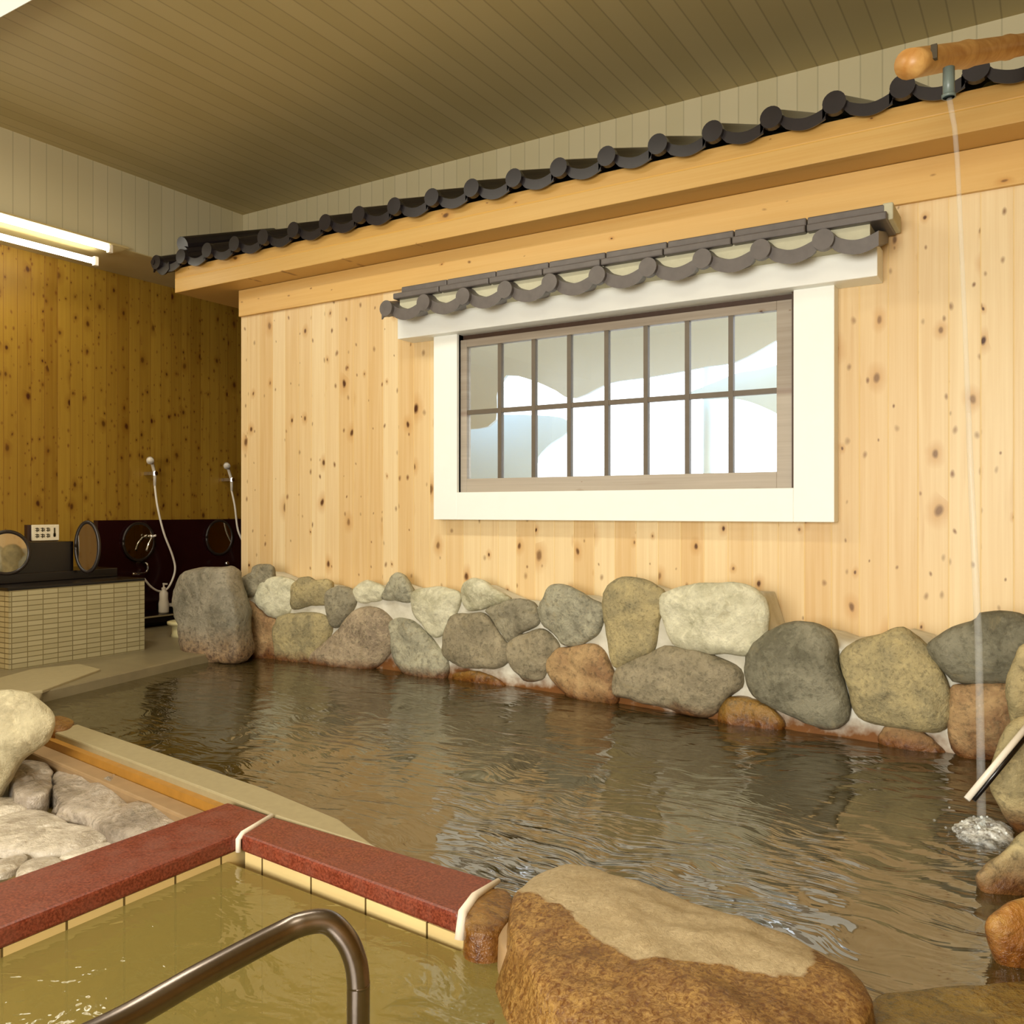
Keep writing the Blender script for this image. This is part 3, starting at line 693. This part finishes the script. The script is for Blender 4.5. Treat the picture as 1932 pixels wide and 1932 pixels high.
for j, c_ in enumerate(cols):
    yb = YW - .004; zt = c_.z
    gv.append((c_.x, yb, zt - .012)); gv.append((c_.x, (ym(c_.x) + yb) / 2, zt))
    for r in range(NR):
        f = r / (NR - 1); z = zt - .02 + (-.5 - zt) * f * f * .999
        y = ym(c_.x) - .002 + .012 * nz((c_.x, 0, z), 7, 3) + .006 * nz((c_.x, 0, z), 25, 8)
        gv.append((c_.x, y, z))
    gv.append((c_.x, yb, -.5))
S = NR + 3
for j in range(len(cols) - 1):
    for r in range(S - 1): a = j * S + r; gf.append((a, a + 1, a + S + 1, a + S))
tag(mk('rock_wall_grout', (gv, gf), M['rgrout'], smooth=True), 'whitish grey grout filling between the rocks along the back wall', 'grout')

ROCKS = [
 (C3([(410,185),(480,130),(500,92),(580,88),(592,150),(575,205),(500,260),(430,270)]), 'lilac', .06, 'pointed grey rock at the far left top, next to the corner pillar rock'),
 (C3([(500,285),(540,195),(600,163),(690,165),(738,205),(725,320),(680,385),(600,390),(530,345)]), 'pale', .07, 'pale yellowish rock right of the pointed grey rock'),
 (C3([(430,300),(480,320),(560,390),(630,430),(640,520),(640,600),(620,660),(490,660),(455,560),(440,420)]), 'rusty', .07, 'reddish tan rock at the waterline beside the corner pillar rock'),
 (C3([(742,195),(800,155),(860,175),(938,182),(945,250),(920,320),(830,330),(725,348),(728,262)]), 'tan', .07, 'square olive tan rock on top between pale and dark grey rocks'),
 (C3([(950,240),(1010,220),(1080,240),(1102,310),(1060,385),(992,455),(950,410),(930,330)]), 'lilac', .07, 'small dark drop-shaped rock above the big slanting rock'),
 (C3([(1095,240),(1150,178),(1210,190),(1265,215),(1280,260),(1230,300),(1130,305)]), 'pale', .06, 'small peaked pale rock on the top edge left of the humped grey rock'),
 (C3([(1290,215),(1320,165),(1370,140),(1420,190),(1445,260),(1430,305),(1340,300),(1275,285)]), 'grey', .07, 'small humped grey rock on the top edge above the big slanting rock'),
 (C3([(1452,262),(1530,230),(1650,225),(1730,265),(1720,340),(1680,440),(1600,510),(1520,450),(1462,370)]), 'pale', .08, 'whitish wedge rock hanging between humped rock and tile-shaped rock'),
 (C3([(640,440),(700,395),(840,380),(920,410),(950,470),(930,550),(860,640),(800,690),(660,680),(630,560)]), 'tan', .10, 'squarish olive rock at the waterline left of the big slanting rock'),
 (C3([(850,660),(880,600),(1000,500),(1080,400),(1160,345),(1260,370),(1320,450),(1325,560),(1270,650),(1160,735),(1000,735),(880,700)]), 'streak', .13, 'big slanting rock with pale streaks on the left half of the waterline'),
 (C3([(1335,440),(1430,420),(1520,490),(1640,630),(1655,740),(1600,800),(1480,790),(1370,690),(1330,560)]), 'grey', .11, 'leaning grey rock at the waterline right of the streaked slanting rock'),
 (C4([(110,330),(240,320),(300,350),(380,470),(432,520),(400,610),(300,640),(150,630),(50,570),(35,490),(70,400)]), 'brown', .09, 'large smooth brown-grey rock left of centre in the lower course'),
 (C4([(150,200),(180,115),(260,115),(340,170),(425,225),(330,265),(230,290),(168,275)]), 'pale', .07, 'pale rounded triangular rock on the top edge above the smooth brown rock'),
 (C4([(312,292),(440,232),(555,245),(592,300),(597,380),(500,430),(432,480),(370,420),(322,330)]), 'lilac', .08, 'mauve-brown rock on the top edge between two pale rocks'),
 (C4([(440,480),(520,440),(630,420),(715,490),(720,540),(665,620),(620,710),(510,700),(430,600),(422,530)]), 'brown', .09, 'round brown rock in the lower course with a wet dark foot'),
 (C4([(640,235),(700,155),(800,165),(920,230),(990,272),(985,360),(950,440),(860,490),(770,500),(690,430),(640,380),(618,300)]), 'grey', .10, 'rounded pale grey rock left of the tall upright rock'),
 (C4([(1002,250),(1030,160),(1110,115),(1220,115),(1310,150),(1368,215),(1340,330),(1290,530),(1180,600),(1095,638),(1050,560),(1038,430)]), 'tan', .11, 'tall upright rock with yellow-brown lower half below the window'),
 (C4([(682,600),(730,540),(830,520),(960,520),(1040,640),(1068,750),(1060,850),(900,850),(780,800),(690,690)]), 'rusty', .10, 'rust-edged grey rock at the waterline under the rounded pale grey rock'),
 (C4([(1092,700),(1130,640),(1280,570),(1410,525),(1600,560),(1760,620),(1825,680),(1810,760),(1730,820),(1650,930),(1500,910),(1200,830),(1092,790)]), 'brown', .14, 'widest low grey rock at the waterline under the big whitish rock'),
 ([(1255,1130),(1290,1112),(1342,1104),(1400,1106),(1430,1122),(1445,1150),(1441,1200),(1420,1226),(1400,1232),(1330,1226),(1285,1215),(1262,1180)], 'pale', .12, 'biggest whitish rock on the top edge right of the tall upright rock'),
 (C5([(88,880),(100,760),(150,705),(250,695),(340,720),(420,790),(470,860),(400,930),(250,940),(120,925)]), 'wetbr', .09, 'small wet brown rock at the waterline under the dark grey rock'),
 (C5([(265,480),(300,380),(400,300),(520,260),(680,265),(778,330),(800,500),(850,680),(862,760),(820,850),(720,865),(540,795),(380,720),(290,640)]), 'dark', .15, 'big dark grey rock right of the biggest whitish rock'),
 (C5([(850,450),(920,375),(1050,330),(1180,285),(1270,330),(1358,420),(1430,560),(1478,690),(1460,830),(1380,890),(1250,872),(1050,850),(930,790),(880,640)]), 'tan', .15, 'big speckled tan rock between the two dark rocks at the right'),
 (C5([(1372,392),(1500,290),(1640,235),(1680,195),(1830,180),(1960,215),(2150,330),(2200,500),(2100,610),(1860,605),(1565,600),(1480,540)]), 'dark', .14, 'coarse dark rock with broken surface at the right end of the wall'),
 (C5([(1500,650),(1620,628),(1860,622),(2000,640),(2050,800),(1950,960),(1740,1060),(1560,1040),(1490,900)]), 'rusty', .12, 'orange-brown stained rock under the coarse dark rock behind the falling water'),
 (C5([(1060,960),(1075,900),(1130,862),(1250,882),(1380,960),(1460,1050),(1300,1070),(1120,1010)]), 'rusty', .07, 'small low wedge rock at the waterline under the speckled tan rock'),
 (C4([(90,690),(200,665),(330,700),(395,775),(250,800),(120,770)]), 'wetbr', .05, 'thin dark wet rock at the waterline under the smooth brown rock'),
]
for i, (pl, mt, dep, lab) in enumerate(ROCKS):
    mx_ = sum(a for a, b in pl) / len(pl); my_ = sum(b for a, b in pl) / len(pl)
    pts = [onwall(mx_ + (a - mx_) * 1.08, my_ + (b - my_) * 1.07) for a, b in pl]
    o = mk('wall_rock', pebble(pts, (0, -1, .12), dep * .62, .07, amp=.026, seed=i * 1.37, fs_=9, p=3.0, R=14), R_[mt], smooth=True)
    tag(o, lab, 'rock', 'rocks of the low wall behind the pool')
# corner pillar rock
cp = C3([(62,200),(110,130),(190,98),(300,92),(385,98),(408,170),(440,280),(462,370),(470,480),(472,650),(300,665),(140,660),(90,590),(80,420),(45,300)])
pcx = sum(a for a, b in cp) / len(cp)
pp = [wp(pcx + (a - pcx) * .93 - 2, b, 3.50) for a, b in cp]
tag(mk('pillar_rock', pebble(pp, (.25, -1, 0), .15, .16, amp=.035, seed=44, p=6, fs_=7, N=72, R=16), R_['pillar'], smooth=True), 'tall blocky weathered rock at the left end of the pool wall', 'rock')

# ---- rocks at the right edge
def rk(pl, t0, nrm, fr__, bk, mt, lab, seed, amp=.03, name='pool_rock', p=2.4):
    pts = [dp(a, b, t0) for a, b in pl]
    nrm = -ray(sum(a for a, b in pl) / len(pl), sum(b for a, b in pl) / len(pl))
    tag(mk(name, pebble(pts, nrm, fr__, bk, amp=amp, seed=seed, fs_=6, N=64, R=14, p=p), R_[mt], smooth=True), lab, 'rock', 'rocks on the right side of the pool')
tow = Vector((sn * 1.0, -cs, 0))
rk([(1902,1345),(1898,1290),(1912,1235),(1935,1208),(2010,1200),(2060,1260),(2060,1400),(1990,1420),(1920,1385)], 2.72, tow, .08, .18, 'right', 'upright yellowish slab rock cut by the right edge of the photo', 61)
rk([(1870,1480),(1878,1420),(1900,1372),(1950,1350),(2040,1360),(2120,1440),(2120,1600),(2040,1660),(1960,1625),(1915,1570),(1885,1530)], 2.42, tow, .10, .30, 'right', 'big rounded yellowish rock on the right behind the splash', 62)
rk([(1838,1655),(1850,1640),(1872,1618),(1905,1592),(1945,1570),(2040,1570),(2060,1690),(1960,1740),(1885,1716),(1845,1700)], 2.05, tow, .07, .22, 'right', 'jagged light brown rock on the right between the splash and orange rock', 63, amp=.05, p=3)
rk([(1858,1750),(1880,1712),(1925,1688),(2000,1680),(2090,1740),(2090,1860),(2000,1900),(1925,1850),(1880,1815)], 1.72, tow, .06, .22, 'orange', 'glossy orange-brown rock at the lower right edge', 64)

# ---- big boulder between the two pools
def G(l, z): return [gp(a, b, z) for a, b in l]
bo = G([(962,1745),(985,1690),(1030,1655),(1090,1645),(1170,1662),(1250,1692),(1330,1724),(1420,1750),(1500,1782),(1570,1822),(1625,1858),(1640,1900),(1600,1990),(1450,2060),(1280,2050),(1140,1990),(1030,1890),(965,1795)], .045)
tag(mk('boulder', mound(bo, .045, -.55, flare=.07, amp=.028, seed=5, N=120, R=22, fs_=5, e=2.6), M['boulder'], smooth=True),
    'large boulder between the two pools, dry beige top and wet orange sides', 'boulder')
sb = G([(885,1712),(900,1688),(945,1678),(968,1700),(955,1745),(930,1764),(880,1756)], .012)
tag(mk('filler_stone', mound(sb, .012, -.4, flare=.01, amp=.008, seed=8, N=40, R=8), R_['orange'], smooth=True), 'small orange-brown stone between the red coping end and the boulder', 'stone')
gt = G([(940,1770),(965,1735),(975,1690),(1005,1665),(1030,1680),(1000,1740),(975,1790),(955,1800)], .012)
tag(mk('cement_joint', mound(gt, .014, -.4, flare=.01, amp=.006, seed=18, N=36, R=6), M['ledge'], smooth=True), 'grey-brown cement joint against the left side of the large boulder', 'cement')
# submerged rocks
ub = G([(1640,1885),(1700,1868),(1800,1862),(1932,1850),(2050,1870),(2100,1990),(1900,2060),(1700,2040),(1620,1960)], .004)
tag(mk('submerged_rock', mound(ub, .012, -.5, flare=.05, amp=.018, seed=21, N=64, R=12), R_['wetsub'], smooth=True), 'wet brown rock shelf just under water at the bottom right corner', 'rock')
ub = G([(800,1890),(860,1830),(940,1810),(1000,1880),(1060,1990),(1000,2080),(850,2060),(780,1980)], -.07)
tag(mk('submerged_rock', mound(ub, .02, -.5, flare=.05, amp=.03, seed=22, N=64, R=12), R_['wetsub'], smooth=True), 'submerged brown rock in the near pool left of the large boulder', 'rock')

# ================================================================ COPINGS, CURB, STREAM
ZR, ZN = .02, -.055
A = [gp(455, 1575, ZR), gp(865, 1725, ZR), gp(935, 1660, ZR), gp(515, 1540, ZR)]
cr_ = thing('granite_coping', (-1.5, 1.6, -.03), 'red granite coping from the corner joint to the big boulder', 'coping', 'red granite pool edging')
mk('coping_stone', prism([(p.x, p.y) for p in A], -.025, ZR), M['granite'], cr_, bevel=.008)
iw = A[0].x - .012
B = [(iw, A[0].y + .0), (iw, YN + .2), (gp(0, 1655, ZR).x, YN + .2), (gp(430, 1513, ZR).x, gp(430, 1513, ZR).y), (A[3].x - .012, A[3].y + .002)]
cl_ = thing('granite_coping', (-1.98, 1.0, -.03), 'red granite coping running from the corner joint to the left edge of the photo', 'coping', 'red granite pool edging')
mk('coping_stone', prism(B, -.025, ZR), M['granite'], cl_, bevel=.008)
gj = [A[3] + Vector((-.006, 0, -.001)), A[0] + Vector((-.006, .01, -.001)), A[0] + Vector((-.006, -.004, -.012)), A[0] + Vector((-.006, -.004, -.045))]
mk('grout_joint', tube(gj, .0075, 8), M['grout'], cl_, smooth=True)
gj = [A[2] + Vector((.008, 0, 0)), A[1].lerp(A[2], .45) + Vector((-.004, 0, .002)), A[1] + Vector((.004, .01, 0)), A[1] + Vector((.006, -.004, -.05))]
mk('grout_joint', tube(gj, [.006, .010, .011, .012], 8), M['grout'], cr_, smooth=True)
# tiled pool wall below the coping
struct('wall_pool_tiled', prism([(A[0].x + .004, A[0].y + .01), (A[1].x + .12, A[1].y - .012), (A[1].x + .15, A[1].y + .12), (A[3].x + .1, A[3].y - .01)], -.5, -.025), M['pooltile_y'])
struct('wall_pool_tiled_side', prism([(iw - .004, A[0].y + .05), (iw - .004, YN), (iw - .2, YN), (iw - .2, A[0].y + .05)], -.5, -.025), M['pooltile_x'])
# beige curb
cu = [gp(95, 1378, ZR), gp(147, 1366, ZR), gp(500, 1487, ZR), gp(640, 1545, ZR), gp(700, 1590, ZR), gp(720, 1602, ZR), gp(518, 1538, ZR), gp(445, 1510, ZR)]
cb = thing('stone_curb', (-2.6, 1.9, -.4), 'long beige stone curb between the main pool and the small stream', 'curb')
mk('curb_top', prism([(p.x, p.y) for p in cu], -.45, ZR), M['curb'], cb, bevel=.006)
s_ = [gp(95, 1378, ZR), gp(445, 1510, ZR)]; dn = Vector((-.01, -.025, 0))
mk('curb_side', prism([(s_[0].x, s_[0].y), (s_[1].x, s_[1].y), (s_[1].x + dn.x, s_[1].y + dn.y), (s_[0].x + dn.x, s_[0].y + dn.y)], -.4, -.004), M['curbside'], cb)
lg = [s_[0] + dn, s_[1] + dn, s_[1] + dn + Vector((-.02, -.07, 0)), s_[0] + dn + Vector((-.02, -.07, 0))]
mk('curb_ledge', prism([(p.x, p.y) for p in lg], -.4, -.03), M['ledge'], cb, bevel=.008)
# stream bed
gv = []; gf = []; NX, NY = 40, 44
for i in range(NX):
    for j in range(NY):
        X_ = -3.4 + 1.32 * i / (NX - 1); Y_ = .2 + 1.75 * j / (NY - 1)
        gv.append((X_, Y_, -.13 + .02 * nz((X_, Y_, 0), 6, 2) + .012 * nz((X_, Y_, 0), 20, 5)))
for i in range(NX - 1):
    for j in range(NY - 1): a = i * NY + j; gf.append((a, a + 1, a + NY + 1, a + NY))
tag(mk('stream_bed', (gv, gf), M['bed'], smooth=True, keep=True), kind='structure')
tag(mk('pool_water', ([(-3.4, .2, -.118), (-2.09, .2, -.118), (-2.09, 1.75, -.118), (-3.4, 1.9, -.118)], [(0, 1, 2, 3)]), M['water2s'], keep=True, up=True), 'thin water film over the stones of the small stream at left', 'water', kind='stuff')
def sm(pl, z, top_, mt, lab, seed, zb=-.2, amp=.02, nm='stream_stone', fl=.006, e=2.6):
    tag(mk(nm, mound(G(pl, z), top_, zb, flare=fl, amp=amp, seed=seed, N=56, R=10, e=e), R_[mt], smooth=True), lab, 'stone')
sm([(100,1470),(130,1450),(200,1448),(270,1475),(330,1510),(352,1548),(300,1575),(220,1572),(150,1540),(105,1505)], -.065, .02, 'block', 'rough grey-pink stone block lying along the beige curb', 31, amp=.045)
sm([(22,1452),(55,1440),(92,1450),(95,1490),(70,1505),(30,1500)], -.06, .02, 'block', 'small grey block beside the cream boulder at left', 32, amp=.03)
sm([(-60,1560),(0,1545),(60,1532),(110,1542),(150,1560),(200,1572),(188,1592),(90,1612),(20,1606),(-60,1595)], -.10, .02, 'quartz', 'large flat white stone in the stream near the red coping', 33, amp=.02)
sm([(-60,1515),(0,1506),(55,1508),(62,1522),(10,1545),(-60,1550)], -.10, .02, 'quartz', 'white stone at the left edge below the cream boulder', 34, amp=.02)
sm([(-25,1640),(10,1620),(45,1614),(50,1624),(20,1646),(-25,1652)], -.105, .012, 'quartz', 'small oval white pebble at the left edge by the coping', 35, amp=.008)
sm([(32,1648),(48,1628),(85,1618),(112,1620),(112,1634),(70,1652),(40,1656)], -.105, .012, 'quartz', 'oval white pebble against the red coping', 36, amp=.008)
sm([(112,1618),(150,1602),(205,1590),(212,1598),(160,1616),(120,1624)], -.105, .01, 'quartz', 'thin sliver of white stone against the red coping', 37, amp=.006)
cbld = [dp(a, b, 3.0) for a, b in [(-60,1330),(0,1304),(50,1302),(85,1322),(103,1355),(95,1392),(70,1415),(40,1435),(18,1480),(-10,1520),(-80,1520),(-120,1420)]]
tag(mk('boulder', pebble(cbld, -ray(0, 1410), .12, .22, amp=.04, seed=71, fs_=5, N=80, R=16, p=2.6), R_['white'], smooth=True), 'cream white boulder at the left edge beside the start of the curb', 'boulder')
wr = G([(85,1360),(110,1352),(140,1362),(125,1378),(95,1380)], .02)
tag(mk('filler_stone', mound(wr, .015, -.3, flare=.01, amp=.008, seed=9, N=30, R=6), R_['orange'], smooth=True), 'small brown stone between the cream boulder and the curb end', 'stone')

# ================================================================ HANDRAIL
hb = dp(598, 1734, 1.40)
pe = dp(676, 1932, 1.40); pe2 = Vector((pe.x, pe.y, -.5))
l0 = dp(180, 1950, 1.15); l1 = dp(-200, 2110, .95)
tf = [l1, l0, dp(380, 1840, 1.27), dp(520, 1766, 1.365), dp(575, 1742, 1.39), dp(618, 1740, 1.40), dp(650, 1768, 1.40), dp(669, 1808, 1.40), Vector((pe.x, pe.y, dp(676, 1855, 1.4).z)), Vector((pe.x, pe.y, dp(676, 1932, 1.4).z)), pe2]
hr = thing('handrail', (pe.x, pe.y, -.5), 'curved steel handrail in the near pool at the bottom of the photo', 'handrail')
mk('rail_tube', tube(tf, .0185, 20, k=10), M['steel'], hr, smooth=True)
mk('base_flange', cyl((pe.x, pe.y, -.497), (0, 0, 1), .045, .012, 24), M['steel'], hr)

# ================================================================ BAMBOO SPOUT AND FALLING WATER
q1 = dp(1714, 121, 2.42); q2 = dp(1932, 84, 3.0); dq = (q2 - q1).normalized()
q3 = q2 + dq * ((YU - q2.y) / dq.y)
bs = thing('bamboo_spout', q1, 'bamboo water pipe coming out over the tiled eave at the upper right', 'pipe')
prof = []; rr = []
Lq = (q3 - q1).length; n = 40
for i in range(n + 1):
    f = i / n; prof.append(q1 + (q3 - q1) * f)
    r = .040 - .010 * f; node = min(abs((f * Lq) - a) for a in (.42, .80, 1.2)); rr.append(r + (.004 if node < .03 else 0))
mk('bamboo_pole', tube(prof, rr, 20), M['bamboo'], bs, smooth=True)
nt = dp(1763, 100, 2.44)
mk('dark_notch', box(nt.x - .008, nt.x + .008, nt.y - .012, nt.y + .004, nt.z - .02, nt.z + .02), M['ink'], bs)
o1, o2 = dp(1790, 128, 2.46), dp(1790, 184, 2.46); o2 = Vector((o1.x, o1.y, o2.z))
mk('outlet_pipe', join(tube([o1, o2], .0155, 16), tube([o2 + Vector((0, 0, .008)), o2], .019, 16)), M['pipe'], bs, smooth=True)
sx = [(1791, 186, 2.46), (1801, 240, 2.46), (1806, 300, 2.46), (1812, 420, 2.455), (1820, 600, 2.45), (1832, 900, 2.42), (1846, 1200, 2.40), (1850, 1400, 2.39), (1852, 1566, 2.39)]
mk_w = mk('falling_water', tube([dp(*a) for a in sx], [.008, .007, .007, .006, .006, .008, .010, .011, .012], 10, k=0), M['fall'], smooth=True)
tag(mk_w, 'thin stream of water falling from the bamboo spout into the pool', 'water')
# splash: foam mounds and droplets
fo = G([(1800,1560),(1825,1545),(1870,1548),(1905,1562),(1912,1580),(1880,1598),(1840,1592),(1810,1578)], .002)
sv = mound(fo, .016, -.004, flare=.004, amp=.016, seed=50, N=90, R=24, fs_=34)
dr = []
rnd = random.Random(3)
for _ in range(26):
    a = rnd.random() * 6.28; r = .02 + rnd.random() ** 1.5 * .13; rad = .002 + rnd.random() * .003
    zz_ = .006 + rnd.random() * .03
    cx_, cy_ = SPL.x + r * math.cos(a), SPL.y + r * math.sin(a)
    dr.append(lathe((cx_, cy_, zz_), [(rad * .3, -rad), (rad, -rad * .3), (rad, rad * .4), (rad * .3, rad)], 8))
tag(mk('water_splash', join(sv, *dr), M['foam'], smooth=True), 'white foam where the falling water hits the pool', 'splash', kind='stuff')
# white rod leaning on the right rocks
r0, r1 = dp(1824, 1508, 2.30), dp(1945, 1362, 2.34)
wr_ = thing('white_rod', r0, 'slim white pole reaching over the water from the right rocks', 'pole')
mk('rod_pole', tube([r0, r1], .0085, 12), M['plastic'], wr_, smooth=True)
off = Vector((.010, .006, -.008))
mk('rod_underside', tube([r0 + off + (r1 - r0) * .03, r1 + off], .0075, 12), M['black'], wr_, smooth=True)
